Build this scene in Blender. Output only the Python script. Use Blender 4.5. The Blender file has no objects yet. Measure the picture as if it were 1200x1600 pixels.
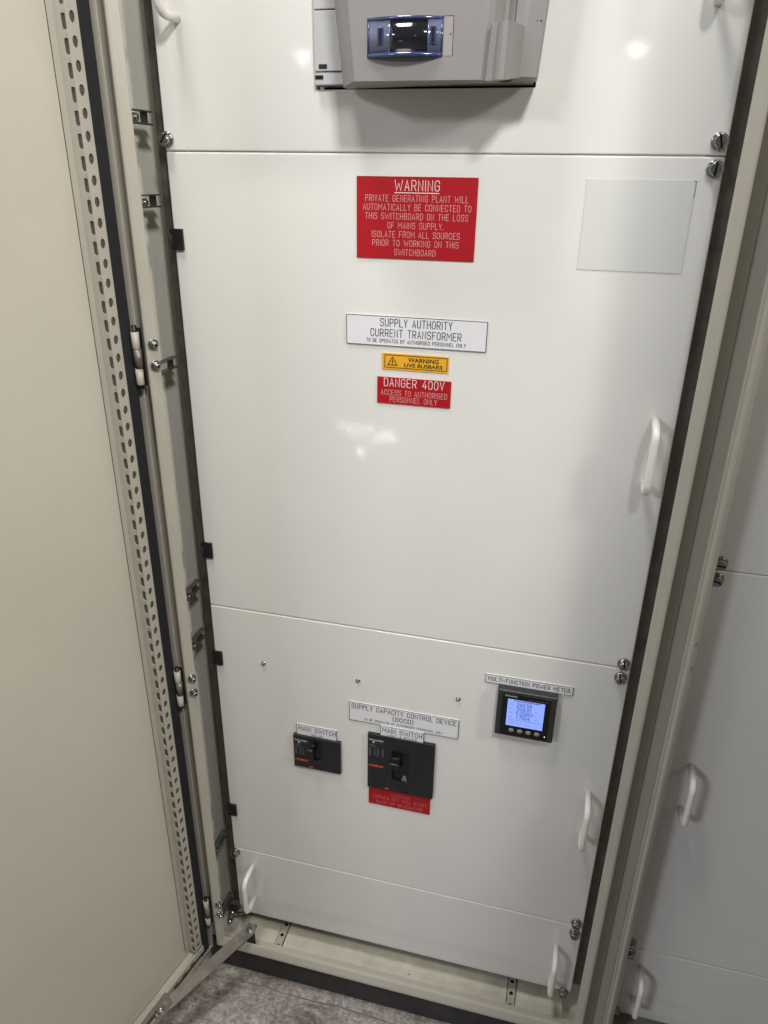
import bpy, bmesh, math, random
from mathutils import Vector, Matrix
random.seed(7)
C = bpy.context.scene.collection
sc = bpy.context.scene

# ------------------------------------------------------------------ camera
cam = bpy.data.cameras.new('camera')
camo = bpy.data.objects.new('camera', cam); C.objects.link(camo)
yaw, pit, rol = -0.242519788, 0.429206001, 0.015045572
fw = Vector((math.sin(yaw)*math.cos(pit), math.cos(yaw)*math.cos(pit), -math.sin(pit)))
rt = Vector((math.cos(yaw), -math.sin(yaw), 0)); up = rt.cross(fw)
r2 = math.cos(rol)*rt + math.sin(rol)*up; u2 = -math.sin(rol)*rt + math.cos(rol)*up
M = Matrix((r2, u2, -fw)).transposed().to_4x4()
M.translation = Vector((0.554201593, -0.994734374, -0.0227413))
camo.matrix_world = M
cam.sensor_fit = 'VERTICAL'; cam.sensor_height = 36.0; cam.sensor_width = 27.0
cam.lens = 1156.87879/1600*36.0
cam.clip_start = 0.02; cam.clip_end = 100
sc.camera = camo

GLINTS = [(-0.655, -1.401, 0.141, 0.035, 2.249, 0.55), (-0.59, -1.391, 0.116, 0.035, 2.36, 0.4), (-0.526, -1.383, 0.048, 0.035, 2.188, 0.25), (-0.468, -1.434, 0.035, 0.045, 2.392, 0.3), (-0.408, -1.417, 0.074, 0.05, 2.23, 0.6), (-0.526, -1.464, 0.039, 0.03, 0.935, 0.12), (-0.581, -1.529, 0.039, 0.05, 0.933, 0.5)]

# ------------------------------------------------------------------ world + lamps
w = bpy.data.worlds.new('World'); sc.world = w; w.use_nodes = True
bg = w.node_tree.nodes['Background']
bg.inputs[0].default_value = (1.0, 0.95, 0.90, 1); bg.inputs[1].default_value = 0.100

def lamp(name, loc, aim, size, power, col, sizey=None, spread=180):
    l = bpy.data.lights.new(name, 'AREA'); l.energy = power; l.color = col
    l.shape = 'RECTANGLE'; l.size = size; l.size_y = sizey or size
    l.spread = math.radians(spread)
    o = bpy.data.objects.new(name, l); C.objects.link(o)
    o.location = loc
    o.rotation_euler = (Vector(aim)-Vector(loc)).to_track_quat('-Z', 'Y').to_euler()
    return o
def spot(name, loc, aim, radius, power, col, cone, blend):
    l = bpy.data.lights.new(name, 'SPOT'); l.energy = power; l.color = col; l.shadow_soft_size = radius
    l.spot_size = math.radians(cone); l.spot_blend = blend
    o = bpy.data.objects.new(name, l); C.objects.link(o); o.location = loc
    o.rotation_euler = (Vector(aim)-Vector(loc)).to_track_quat('-Z', 'Y').to_euler()
    return o
spot('ceiling_spot', (0.90, -1.25, 0.95), (-0.070, -1.141, 0.734), 0.10, 72, (1.0, 0.982, 0.945), 140, .085)
lamp('overhead_fill', (-.05, -.62, 1.9), (-.05, -.60, 0), 0.45, 31, (1.0, 0.98, 0.95), 0.45)  # added unseen fill that brightens the sill, pan and floor
spot('side_spot', (2.45, -1.0, 1.05), (-.10, -.40, -.45), 0.16, 92, (1.0, 0.95, 0.85), 46, .8)
lamp('cool_left_light', (-2.62, -5.0, 1.9), (0.7, 0, -0.5), 0.9, 70, (0.86, 0.91, 1.0), 0.5)  # unseen cool source at left, raised to keep its reflection off the covers
lamp('far_lamp', (-2.1, -6.4, 0.92), (0.6, 0, -0.4), 0.05, .38, (0.90, 0.93, 1.0), 0.035)
lamp('far_lamp', (0.80, -6.0, 0.88), (0.5, 0, -0.4), 0.09, .34, (1.0, 0.97, 0.92), 0.04)
# small lights added low behind the viewer, only to mirror as glints in the cover
for (gx, gz, gl, gw_, ga, gp) in GLINTS:
    l = lamp('glint_light', (gx, -3.0, gz), (.28, 0, -.37), gw_*.5, gp*.13, (1.0, 0.98, 0.93), gl)
    l.rotation_euler.rotate_axis('Z', -ga)

sc.view_settings.view_transform = 'Standard'; sc.view_settings.look = 'None'
sc.view_settings.exposure = 0.0; sc.view_settings.gamma = 1.0
sc.view_settings.use_curve_mapping = False

# ------------------------------------------------------------------ materials
def srgb(r, g, b):
    f = lambda c: (c/255/12.92) if c/255 <= .04045 else ((c/255+.055)/1.055)**2.4
    return (f(r), f(g), f(b), 1)

def mat(name, col, rough=.4, metal=0, bump=0, bscale=900, var=0, vscale=6, coat=0, spec=.5, rvar=0, emit=None, estr=0):
    m = bpy.data.materials.new(name); m.use_nodes = True
    nt = m.node_tree; p = nt.nodes['Principled BSDF']
    p.inputs['Base Color'].default_value = col
    p.inputs['Roughness'].default_value = rough
    p.inputs['Metallic'].default_value = metal
    p.inputs['Specular IOR Level'].default_value = spec
    if coat:
        p.inputs['Coat Weight'].default_value = coat; p.inputs['Coat Roughness'].default_value = .08
    if emit:
        p.inputs['Emission Color'].default_value = emit; p.inputs['Emission Strength'].default_value = estr
    if bump or var or rvar:
        tc = nt.nodes.new('ShaderNodeTexCoord')
    if bump:
        n = nt.nodes.new('ShaderNodeTexNoise'); n.inputs['Scale'].default_value = bscale; n.inputs['Detail'].default_value = 3
        b = nt.nodes.new('ShaderNodeBump'); b.inputs['Strength'].default_value = bump; b.inputs['Distance'].default_value = .0006
        nt.links.new(tc.outputs['Object'], n.inputs['Vector']); nt.links.new(n.outputs['Fac'], b.inputs['Height'])
        nt.links.new(b.outputs['Normal'], p.inputs['Normal'])
    if var or rvar:
        n = nt.nodes.new('ShaderNodeTexNoise'); n.inputs['Scale'].default_value = vscale; n.inputs['Detail'].default_value = 6
        n.inputs['Roughness'].default_value = .65
        nt.links.new(tc.outputs['Object'], n.inputs['Vector'])
        if var:
            r = nt.nodes.new('ShaderNodeMapRange'); r.inputs['From Min'].default_value = .3; r.inputs['From Max'].default_value = .7
            r.inputs['To Min'].default_value = 1-var; r.inputs['To Max'].default_value = 1+var*.5
            h = nt.nodes.new('ShaderNodeHueSaturation'); h.inputs['Color'].default_value = col
            nt.links.new(n.outputs['Fac'], r.inputs['Value']); nt.links.new(r.outputs[0], h.inputs['Value'])
            nt.links.new(h.outputs[0], p.inputs['Base Color'])
        if rvar:
            r = nt.nodes.new('ShaderNodeMapRange'); r.inputs['From Min'].default_value = .3; r.inputs['From Max'].default_value = .7
            r.inputs['To Min'].default_value = rough-rvar; r.inputs['To Max'].default_value = rough+rvar
            nt.links.new(n.outputs['Fac'], r.inputs['Value']); nt.links.new(r.outputs[0], p.inputs['Roughness'])
    return m

MW = mat('white_powder_coat', (.80, .795, .765, 1), .038, bump=.035, bscale=420, var=.03, vscale=5, rvar=.012)
MWH = mat('white_nylon', (.84, .82, .78, 1), .35, bump=.15, bscale=500)
MB = mat('pebble_grey_coat', (.49, .465, .40, 1), .42, bump=.35, bscale=700, var=.05, vscale=9, rvar=.06)
MD = mat('door_coat', (.62, .585, .495, 1), .42, bump=.35, bscale=600, var=.05, vscale=3.5, rvar=.06)
MIN = mat('lit_wall_coat', (.84, .83, .74, 1), .4, bump=.3, bscale=700, var=.06, vscale=9)  # coat lightened to stand in for light reaching the inner walls
MPAN = mat('dusty_pan_coat', (.66, .63, .52, 1), .5, bump=.2, bscale=500, var=.18, vscale=22, rvar=.1)
MG = mat('galvanised_steel', (.20, .195, .18, 1), .45, metal=.8, bump=.15, bscale=300, var=.25, vscale=40, rvar=.1)
MZ = mat('zinc_plating', (.44, .44, .43, 1), .22, metal=1, bump=.02, bscale=800, rvar=.06, vscale=60)
MST = mat('stay_steel', (.38, .345, .31, 1), .36, metal=.8, bump=.1, bscale=300, var=.15, vscale=30, rvar=.1)
MHM = mat('hinge_steel', (.25, .22, .22, 1), .42, metal=.5)
MBLK = mat('black_rubber', (.014, .014, .017, 1), .6, bump=.2, bscale=500)
MGAS = mat('sealing_foam', (.022, .022, .027, 1), .7, bump=.6, bscale=350, var=.2, vscale=60)
MCLIP = mat('black_nylon', (.008, .008, .010, 1), .45)
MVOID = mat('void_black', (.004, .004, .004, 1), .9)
MSHADE = mat('hole_shade_grey', (.095, .088, .076, 1), .6)
MPL = mat('plinth_grey', (.040, .039, .041, 1), .6, bump=.3, bscale=300, var=.3, vscale=30)
MRED = mat('red_traffolyte', (.42, .007, .014, 1), .45, spec=.35, bump=.1, bscale=600, var=.05, vscale=30)
MWP = mat('white_traffolyte', (.80, .80, .83, 1), .35, bump=.08, bscale=600)
MYEL = mat('yellow_traffolyte', (.83, .42, .022, 1), .4)
MINK = mat('black_ink', (.012, .012, .014, 1), .5)
MGR2 = mat('dark_grey_ink', (.10, .10, .105, 1), .5)
MGRY = mat('grey_ink', (.22, .22, .23, 1), .5)
MTW = mat('white_engraving', (.86, .72, .72, 1), .5)
MTP = mat('pink_engraving', (.80, .42, .42, 1), .5)
MTD = mat('dull_engraving', (.62, .20, .18, 1), .5)
MSTK = mat('pale_grey_paper', (.68, .685, .665, 1), .75, spec=.2)
MEB = mat('meter_body_grey', (.262, .247, .245, 1), .42, bump=.25, bscale=900, var=.03, vscale=12)
MET = mat('meter_tray_grey', (.52, .52, .53, 1), .42, bump=.15, bscale=700)
MBLU = mat('blue_plastic', (.040, .056, .15, 1), .14, coat=.6)
MBLG = mat('blue_grey_plastic', (.12, .135, .21, 1), .12, coat=.7)
MDSP = mat('dark_glass', (.010, .011, .016, 1), .05, coat=1)
MBR = mat('breaker_black', (.012, .014, .018, 1), .38, bump=.2, bscale=700, var=.1, vscale=40)
MBR2 = mat('breaker_dark', (.006, .006, .007, 1), .42)
MTOG = mat('toggle_black', (.010, .010, .010, 1), .28)
MPM = mat('bezel_grey', (.030, .032, .033, 1), .34, bump=.15, bscale=900)
MPMB = mat('bezel_black', (.005, .005, .006, 1), .18)
MPMG = mat('flag_grey', (.20, .20, .21, 1), .5)
MBTN = mat('button_grey', (.24, .225, .20, 1), .45)
MLCD = mat('lcd_backlight', (.10, .14, .4, 1), .3, emit=srgb(140, 168, 255), estr=.92)
MLCT = mat('lcd_ink', (.03, .04, .12, 1), .4, emit=srgb(50, 62, 125), estr=.45)
MLCF = mat('lcd_faint_ink', (.06, .09, .25, 1), .4, emit=srgb(104, 126, 205), estr=.8)
MORG = mat('orange_print', (.50, .050, .014, 1), .5)
MOWH = mat('white_print', (.62, .62, .60, 1), .5)
MOGR = mat('grey_print', (.10, .105, .11, 1), .5)
MGRN = mat('green_print', (.05, .35, .10, 1), .5)
MLED = mat('led_white', (.8, .8, .8, 1), .3, emit=(1, 1, 1, 1), estr=1.2)

# ------------------------------------------------------------------ geometry helpers
def bm_new(): return bmesh.new()

def box(bm, x0, x1, y0, y1, z0, z1, bev=0, seg=2, f=None):
    t = bmesh.new(); bmesh.ops.create_cube(t, size=1)
    for v in t.verts:
        v.co = Vector(((x0+x1)/2+v.co.x*(x1-x0), (y0+y1)/2+v.co.y*(y1-y0), (z0+z1)/2+v.co.z*(z1-z0)))
    if bev: bmesh.ops.bevel(t, geom=t.edges[:], offset=bev, segments=seg, profile=.5, affect='EDGES')
    add(bm, t, f)

def add(bm, t, f=None):
    vs = {}
    for v in t.verts: vs[v] = bm.verts.new(f(v.co) if f else v.co)
    for fc in t.faces:
        try:
            n = bm.faces.new([vs[v] for v in fc.verts]); n.smooth = fc.smooth
        except ValueError: pass
    t.free()

def cyl(bm, p0, p1, r0, r1=None, n=20, bev=0, sides=None):
    """capped cylinder from p0 to p1; end cap at p1 may be bevelled"""
    r1 = r0 if r1 is None else r1
    p0 = Vector(p0); p1 = Vector(p1); ax = (p1-p0); L = ax.length
    q = ax.to_track_quat('Z', 'Y'); n = sides or n
    prof = [(r0, 0), (r1, L)] if not bev else [(r0, 0), (r1, L-bev), (r1-bev*.35, L-bev*.3), (r1-bev, L)]
    rings = []
    for (r, h) in prof:
        rings.append([bm.verts.new(p0+q @ Vector((r*math.cos(2*math.pi*i/n), r*math.sin(2*math.pi*i/n), h))) for i in range(n)])
    for a, b in zip(rings, rings[1:]):
        for i in range(n):
            fc = bm.faces.new((a[i], a[(i+1) % n], b[(i+1) % n], b[i])); fc.smooth = sides is None
    bm.faces.new(rings[0][::-1]); bm.faces.new(rings[-1])

def tube(bm, pts, r, n=16, caps=True):
    pts = [Vector(p) for p in pts]; rings = []
    up = None
    for i, p in enumerate(pts):
        t = (pts[min(i+1, len(pts)-1)]-pts[max(i-1, 0)]).normalized()
        if up is None:
            up = Vector((1, 0, 0)) if abs(t.x) < .8 else Vector((0, 0, 1))
        a = (up-t*up.dot(t)).normalized(); b = t.cross(a); up = a
        rings.append([bm.verts.new(p+r*(math.cos(2*math.pi*k/n)*a+math.sin(2*math.pi*k/n)*b)) for k in range(n)])
    for a, b in zip(rings, rings[1:]):
        for i in range(n):
            fc = bm.faces.new((a[i], a[(i+1) % n], b[(i+1) % n], b[i])); fc.smooth = True
    if caps: bm.faces.new(rings[0][::-1]); bm.faces.new(rings[-1])

def prism(bm, poly, z0, z1, f=None, taper=None):
    """closed polygon poly [(x,y)] extruded along z"""
    a = []; b = []
    for (x, y) in poly:
        x1 = taper(x) if taper else x
        p = Vector((x, y, z0)); q = Vector((x1, y, z1))
        a.append(bm.verts.new(f(p) if f else p)); b.append(bm.verts.new(f(q) if f else q))
    n = len(poly)
    for i in range(n): bm.faces.new((a[i], a[(i+1) % n], b[(i+1) % n], b[i]))
    bm.faces.new(a[::-1]); bm.faces.new(b)

def holed_strip(bm, length, n0, width, pitch, ha, hb, off, f, t=.0015, ns=16, ex=1.0):
    """perforated strip along v, cells of pitch; hole half axes ha (u) hb (v); f maps (u,w,v)"""
    ncell = n0
    def ring(c, a, b):
        P = lambda v: math.copysign(abs(v)**ex, v)
        return [(a*P(math.cos(2*math.pi*(i+.5)/ns)), c+b*P(math.sin(2*math.pi*(i+.5)/ns))) for i in range(ns)]
    def sq(c):
        o = []
        for i in range(ns):
            th = 2*math.pi*(i+.5)/ns; cx, sy = math.cos(th), math.sin(th)
            m = max(abs(cx), abs(sy)); o.append([cx/m, sy/m])
        # snap nearest to the 45 degree corners
        for k in range(4):
            th = math.pi/4+k*math.pi/2
            j = min(range(ns), key=lambda i: abs(math.atan2(math.sin(2*math.pi*(i+.5)/ns-th), math.cos(2*math.pi*(i+.5)/ns-th))))
            o[j] = [math.copysign(1, math.cos(th)), math.copysign(1, math.sin(th))]
        return [(x*width/2, c+y*pitch/2) for x, y in o]
    cache = {}
    def V(u, wv, v):
        k = (round(u, 6), round(wv, 6), round(v, 6))
        if k not in cache: cache[k] = bm.verts.new(f(u+off, wv, v))
        return cache[k]
    for c in range(ncell):
        cv = -(c)*pitch
        h = ring(cv, ha, hb); s = sq(cv)
        for i in range(ns):
            j = (i+1) % ns
            for wv, flip in ((0, 0), (-t, 1)):
                q = [V(*h[i][:1], wv, h[i][1]), V(s[i][0], wv, s[i][1]), V(s[j][0], wv, s[j][1]), V(h[j][0], wv, h[j][1])]
                q = list(dict.fromkeys(q))
                if flip: q.reverse()
                if len(q) > 2: bm.faces.new(q)
            bm.faces.new((V(h[i][0], 0, h[i][1]), V(h[j][0], 0, h[j][1]), V(h[j][0], -t, h[j][1]), V(h[i][0], -t, h[i][1])))
            if abs(abs(s[i][0])-width/2) < 1e-7 and abs(abs(s[j][0])-width/2) < 1e-7 and abs(s[i][1]-s[j][1]) > 1e-7:
                bm.faces.new((V(s[i][0], 0, s[i][1]), V(s[i][0], -t, s[i][1]), V(s[j][0], -t, s[j][1]), V(s[j][0], 0, s[j][1])))

ORG = {}
def obj(name, bm, m, parent=None, origin=None, label=None):
    bmesh.ops.recalc_face_normals(bm, faces=bm.faces[:])
    if origin is None:
        lo = Vector((min(v.co[i] for v in bm.verts) for i in range(3))); hi = Vector((max(v.co[i] for v in bm.verts) for i in range(3)))
        origin = (lo+hi)/2
    origin = Vector(origin)
    for v in bm.verts: v.co -= origin
    me = bpy.data.meshes.new(name); bm.to_mesh(me); bm.free(); me.materials.append(m)
    o = bpy.data.objects.new(name, me); C.objects.link(o)
    ORG[o.name] = origin
    if parent is not None:
        o.parent = parent; o.location = origin-ORG[parent.name]
    else: o.location = origin
    if label: o['label'] = label
    return o

def share(name, src, origin, parent):
    o = bpy.data.objects.new(name, src.data); C.objects.link(o)
    origin = Vector(origin); ORG[o.name] = origin
    o.parent = parent; o.location = origin-ORG[parent.name]
    return o

def thing(name, label, cat, loc, group=None):
    o = bpy.data.objects.new(name, None); C.objects.link(o); o.location = loc; ORG[o.name] = Vector(loc)
    o.empty_display_size = .05
    tag(o, label, cat, group); return o
def tag(o, label, cat, group=None):
    o['label'] = label; o['category'] = cat
    if group: o['group'] = group
    return o

# ------------------------------------------------------------------ single stroke lettering
G = {
'A': (4, [[(0,0),(2,6),(4,0)], [(.67,2),(3.33,2)]]),
'B': (4, [[(0,0),(0,6),(3.7,6,1.3),(3.7,3.2,1.3),(0,3.2)], [(0.01,3.2),(4,3.2,1.5),(4,0,1.5),(0,0)]]),
'C': (4, [[(4,4.2),(4,6,1.9),(0,6,1.9),(0,0,1.9),(4,0,1.9),(4,1.8)]]),
'D': (4, [[(0,0),(0,6),(4,6,2),(4,0,2),(0,0)]]),
'E': (3.7, [[(3.7,6),(0,6),(0,0),(3.7,0)], [(0,3.1),(3.1,3.1)]]),
'F': (3.7, [[(3.7,6),(0,6),(0,0)], [(0,3.1),(3.1,3.1)]]),
'G': (4, [[(4,4.4),(4,6,1.9),(0,6,1.9),(0,0,1.9),(4,0,1.9),(4,2.9),(2.2,2.9)]]),
'H': (4, [[(0,0),(0,6)], [(4,0),(4,6)], [(0,3.1),(4,3.1)]]),
'I': (.2, [[(.1,0),(.1,6)]]),
'J': (3, [[(3,6),(3,0,1.5),(0,0,1.5),(0,1.5)]]),
'K': (4, [[(0,0),(0,6)], [(4,6),(0,2.2)], [(1.4,3.5),(4,0)]]),
'L': (3.5, [[(0,6),(0,0),(3.5,0)]]),
'M': (5.4, [[(0,0),(0,6),(2.7,2.4),(5.4,6),(5.4,0)]]),
'N': (4, [[(0,0),(0,6),(4,0),(4,6)]]),
'O': (4, [[(0,3),(0,6,2),(4,6,2),(4,0,2),(0,0,2),(0,3)]]),
'P': (4, [[(0,0),(0,6),(4,6,1.6),(4,2.8,1.6),(0,2.8)]]),
'R': (4, [[(0,0),(0,6),(4,6,1.6),(4,2.8,1.6),(0,2.8)], [(2.2,2.8),(4,0)]]),
'S': (4, [[(4,4.7),(4,6,1.4),(0,6,1.4),(0,3.1,1.4),(4,3.1,1.4),(4,0,1.5),(0,0,1.5),(0,1.3)]]),
'T': (4, [[(0,6),(4,6)], [(2,6),(2,0)]]),
'U': (4, [[(0,6),(0,0,1.9),(4,0,1.9),(4,6)]]),
'V': (4, [[(0,6),(2,0),(4,6)]]),
'W': (6.8, [[(0,6),(1.5,0),(3.4,4.2),(5.3,0),(6.8,6)]]),
'X': (4, [[(0,0),(4,6)], [(0,6),(4,0)]]),
'Y': (4, [[(0,6),(2,2.8),(4,6)], [(2,2.8),(2,0)]]),
'Z': (4, [[(0,6),(4,6),(0,0),(4,0)]]),
'0': (4, [[(0,3),(0,6,2),(4,6,2),(4,0,2),(0,0,2),(0,3)]]),
'1': (2, [[(0,4.6),(1.6,6),(1.6,0)]]),
'2': (4, [[(0,4.5),(0,6,1.8),(4,6,1.8),(4,3.5,1.2),(0,0),(4,0)]]),
'3': (4, [[(0,5),(0,6,1.4),(4,6,1.4),(4,3.2,1.4),(1.5,3.2)], [(1.6,3.2),(4,3.2,1.4),(4,0,1.5),(0,0,1.5),(0,1.2)]]),
'4': (4, [[(2.6,6),(0,1.6),(4,1.6)], [(3,3.2),(3,0)]]),
'5': (4, [[(3.8,6),(.3,6),(.1,3.4),(4,3.7,1.6),(4,0,1.7),(0,0,1.7),(0,1.2)]]),
'7': (4, [[(0,6),(4,6),(1.5,0)]]),
'9': (4, [[(4,4),(4,6,1.9),(0,6,1.9),(0,2.6,1.6),(4,2.6,1.2)], [(4,4),(4,0,1.9),(0,0,1.9),(0,1.1)]]),
'-': (3, [[(.4,2.8),(2.6,2.8)]]),
'.': (.3, [[(.15,0),(.15,.7)]]),
'(': (1.5, [[(1.5,7),(.2,5.2,1.5),(.2,.8,1.5),(1.5,-1)]]),
')': (1.5, [[(0,7),(1.3,5.2,1.5),(1.3,.8,1.5),(0,-1)]]),
'&': (4, [[(4,0),(.7,4.4,.5),(.7,6,.9),(2.9,6,.9),(2.9,4.3,.7),(0,2.6,1),(0,0,1.4),(3,0,1.4),(4,2.2)]]),
}
def rounded(st):
    out = []
    for i, p in enumerate(st):
        P = Vector(p[:2]); r = p[2] if len(p) > 2 else 0
        if r and 0 < i < len(st)-1:
            a = (Vector(st[i-1][:2])-P); b = (Vector(st[i+1][:2])-P)
            d = min(r, a.length*.999, b.length*.999)
            A = P+a.normalized()*d; B = P+b.normalized()*d
            for k in range(6):
                t = k/5
                # quarter-ellipse-like quadratic (slightly squarer)
                q = (1-t)**2*A+2*t*(1-t)*P+t*t*B
                c = (A+B)/2; 
                out.append(q)
        else: out.append(P)
    return [p for i, p in enumerate(out) if i == 0 or (p-out[i-1]).length > 1e-4]

def strokes(bm, text, x0, x1, zc, h, y, wd, slope=0.0):
    """monoline capitals filling x0..x1, centred on height zc, cap height h, on the plane y"""
    adv = 0; items = []
    for ch in text:
        if ch == ' ': adv += 4.8; continue
        gw, gs = G[ch]; items.append((adv, gs)); adv += gw+2.3
    tot = adv-2.3; sx = (x1-x0)/tot; sz = h/6
    k = 0
    for off, gs in items:
        for st in gs:
            pts = [Vector((x0+(off+p.x)*sx, zc+(p.y-3)*sz+slope*((off+p.x)/tot-.5))) for p in rounded(st)]
            L = []; R = []; n = len(pts)
            for i, p in enumerate(pts):
                d0 = (p-pts[i-1]).normalized() if i else None
                d1 = (pts[i+1]-p).normalized() if i < n-1 else None
                d0 = d0 or d1; d1 = d1 or d0
                t = (d0+d1); t = t.normalized() if t.length > 1e-6 else d0
                nn = Vector((-t.y, t.x)); c = max(.45, nn.dot(Vector((-d0.y, d0.x))))
                e = nn*(wd/2/c)
                q = p
                if i == 0: q = p-d1*wd*.45
                if i == n-1: q = p+d0*wd*.45
                yy = y-.000012*(k % 5)
                L.append(bm.verts.new((q.x+e.x, yy, q.y+e.y))); R.append(bm.verts.new((q.x-e.x, yy, q.y-e.y)))
            for i in range(n-1): bm.faces.new((L[i], R[i], R[i+1], L[i+1]))
            k += 1

def fonttext(bm, text, x0, x1, zc, h, y, bold=0, shear=0):
    cu = bpy.data.curves.new('t', 'FONT'); cu.body = text; cu.size = 1; cu.offset = bold; cu.shear = shear
    o = bpy.data.objects.new('t', cu); C.objects.link(o)
    me = bpy.data.meshes.new_from_object(o.evaluated_get(bpy.context.evaluated_depsgraph_get()))
    xs = [v.co.x for v in me.vertices]; ys = [v.co.y for v in me.vertices]
    ax, bx, ay, by = min(xs), max(xs), min(ys), max(ys)
    vs = [bm.verts.new((x0+(v.co.x-ax)/(bx-ax)*(x1-x0), y, zc+((v.co.y-ay)/(by-ay)-.5)*h)) for v in me.vertices]
    for p in me.polygons:
        try: bm.faces.new([vs[i] for i in p.vertices])
        except ValueError: pass
    bpy.data.objects.remove(o); bpy.data.curves.remove(cu); bpy.data.meshes.remove(me)

# ================================================================== floor
FZ = -1.6055
def floor_mat():
    m = bpy.data.materials.new('worn_concrete'); m.use_nodes = True
    nt = m.node_tree; N = nt.nodes; Lk = nt.links; p = N['Principled BSDF']
    tc = N.new('ShaderNodeTexCoord')
    def noise(s, d=8, r=.6, dist=0):
        n = N.new('ShaderNodeTexNoise'); n.inputs['Scale'].default_value = s; n.inputs['Detail'].default_value = d
        n.inputs['Roughness'].default_value = r; n.inputs['Distortion'].default_value = dist
        Lk.new(tc.outputs['Object'], n.inputs['Vector']); return n
    def ramp(src, a, b, ca, cb):
        r = N.new('ShaderNodeValToRGB'); r.color_ramp.elements[0].position = a; r.color_ramp.elements[1].position = b
        r.color_ramp.elements[0].color = ca; r.color_ramp.elements[1].color = cb
        Lk.new(src, r.inputs[0]); return r
    a = ramp(noise(17, 15, .74, 1.4).outputs['Fac'], .30, .66, (.17, .142, .125, 1), (.76, .70, .66, 1))
    b = ramp(noise(120, 10, .75).outputs['Fac'], .42, .62, (0, 0, 0, 1), (1, 1, 1, 1))
    mp = N.new('ShaderNodeMapping'); mp.inputs['Rotation'].default_value = (0, 0, .9); mp.inputs['Scale'].default_value = (9, 34, 1)
    Lk.new(tc.outputs['Object'], mp.inputs[0])
    sn = N.new('ShaderNodeTexNoise'); sn.inputs['Scale'].default_value = 2.2; sn.inputs['Detail'].default_value = 9; sn.inputs['Distortion'].default_value = 2.2; sn.inputs['Roughness'].default_value = .7; Lk.new(mp.outputs[0], sn.inputs['Vector'])
    s = ramp(sn.outputs['Fac'], .52, .76, (0, 0, 0, 1), (.5, .5, .5, 1))
    mx = N.new('ShaderNodeMixRGB'); mx.blend_type = 'MULTIPLY'; mx.inputs[0].default_value = .45
    st = ramp(noise(5.5, 6, .6, .8).outputs['Fac'], .38, .60, (.50, .46, .43, 1), (1, 1, 1, 1))
    mst = N.new('ShaderNodeMixRGB'); mst.blend_type = 'MULTIPLY'; mst.inputs[0].default_value = 1
    Lk.new(a.outputs[0], mst.inputs[1]); Lk.new(st.outputs[0], mst.inputs[2])
    Lk.new(mst.outputs[0], mx.inputs[1]); Lk.new(b.outputs[0], mx.inputs[2])
    mx2 = N.new('ShaderNodeMixRGB'); mx2.inputs[2].default_value = (.88, .84, .82, 1)
    Lk.new(s.outputs[0], mx2.inputs[0]); Lk.new(mx.outputs[0], mx2.inputs[1])
    Lk.new(mx2.outputs[0], p.inputs['Base Color']); p.inputs['Roughness'].default_value = .6
    bp = N.new('ShaderNodeBump'); bp.inputs['Strength'].default_value = .8; bp.inputs['Distance'].default_value = .003
    Lk.new(noise(120, 6).outputs['Fac'], bp.inputs['Height']); Lk.new(bp.outputs[0], p.inputs['Normal'])
    return m
MF = floor_mat()
b = bm_new()
# slab with a wandering joint in front of the plinth
def crack(x): return -.0695+.0012*math.sin(x*31)+.0009*math.sin(x*83+1)+.0006*math.sin(x*190)
xs = [-3+.02*i for i in range(0, 301)]
def sheet(bm, ya, yb, z):
    A = [bm.verts.new((x, ya(x), z)) for x in xs]; B = [bm.verts.new((x, yb(x), z)) for x in xs]
    for i in range(len(xs)-1): bm.faces.new((A[i], A[i+1], B[i+1], B[i]))
    return A, B
wdt = lambda x: .0012+.0009*math.sin(x*57)*math.sin(x*23+2)
sheet(b, lambda x: -8, lambda x: crack(x)-wdt(x), FZ-.001)
sheet(b, lambda x: crack(x)+wdt(x), lambda x: 1.0, FZ)
sheet(b, lambda x: crack(x)-wdt(x)-.001, lambda x: crack(x)+wdt(x)+.001, FZ-.006)
fl = obj('floor', b, MF, origin=(0, 0, FZ)); fl['kind'] = 'structure'

# ================================================================== cabinets
def frame_sweep(bm, X0, X1, Zb, prof, aoutL, aoutR, top=.62):
    """sweep a sheet profile [(a, y, outer?)] down the left, along the bottom, up the right"""
    rows = []
    for (a, y, o) in prof:
        if isinstance(a, tuple): aL, aR, aB = a[0], a[1], a[1]*1.35
        else: aL = (aoutL+o*.002) if a is None else a; aR = (aoutR+o*.002) if a is None else a; aB = (.0385+o*.002) if a is None else a*(1.35 if a > .004 else 1)
        rows.append([bm.verts.new((X0-aL, y, top)), bm.verts.new((X0-aL, y, Zb-aB)),
                     bm.verts.new((X1+aR, y, Zb-aB)), bm.verts.new((X1+aR, y, top))])
    n = len(rows)
    for i in range(n):
        a = rows[i]; c = rows[(i+1) % n]
        for k in range(3): bm.faces.new((a[k], a[k+1], c[k+1], c[k]))

def lip_profile(lw, ybk=.42, stL=.007, stR=.0004):
    T = lambda d: (lw+stL*d+.0008*(d+.2), lw+stR*d+.0008*(d+.2))
    return [(0, -.0545, 0), (0, -.0568, 0), (.0025, -.0588, 0), (lw-.006, -.0636, 0), (lw-.003, -.0642, 0), (lw-.0008, -.063, 0), (lw, -.060, 0),
            (lw+.0001, -.0500, 0), (T(.1), -.0490, 0), (T(.95), -.0485, 0), (T(1.0), -.0470, 0),
            (T(1.05), -.0335, 0), (T(1.2), -.032, 0), (None, -.032, 0), (None, -.030, 1), (None, ybk, 1),
            (None, ybk, 0), (None, -.030, 0), (lw-.001, -.030, 0), (lw-.0015, -.058, 0), (lw-.005, -.0618, 0), (.0028, -.0565, 0), (.0018, -.0545, 0)]

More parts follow.
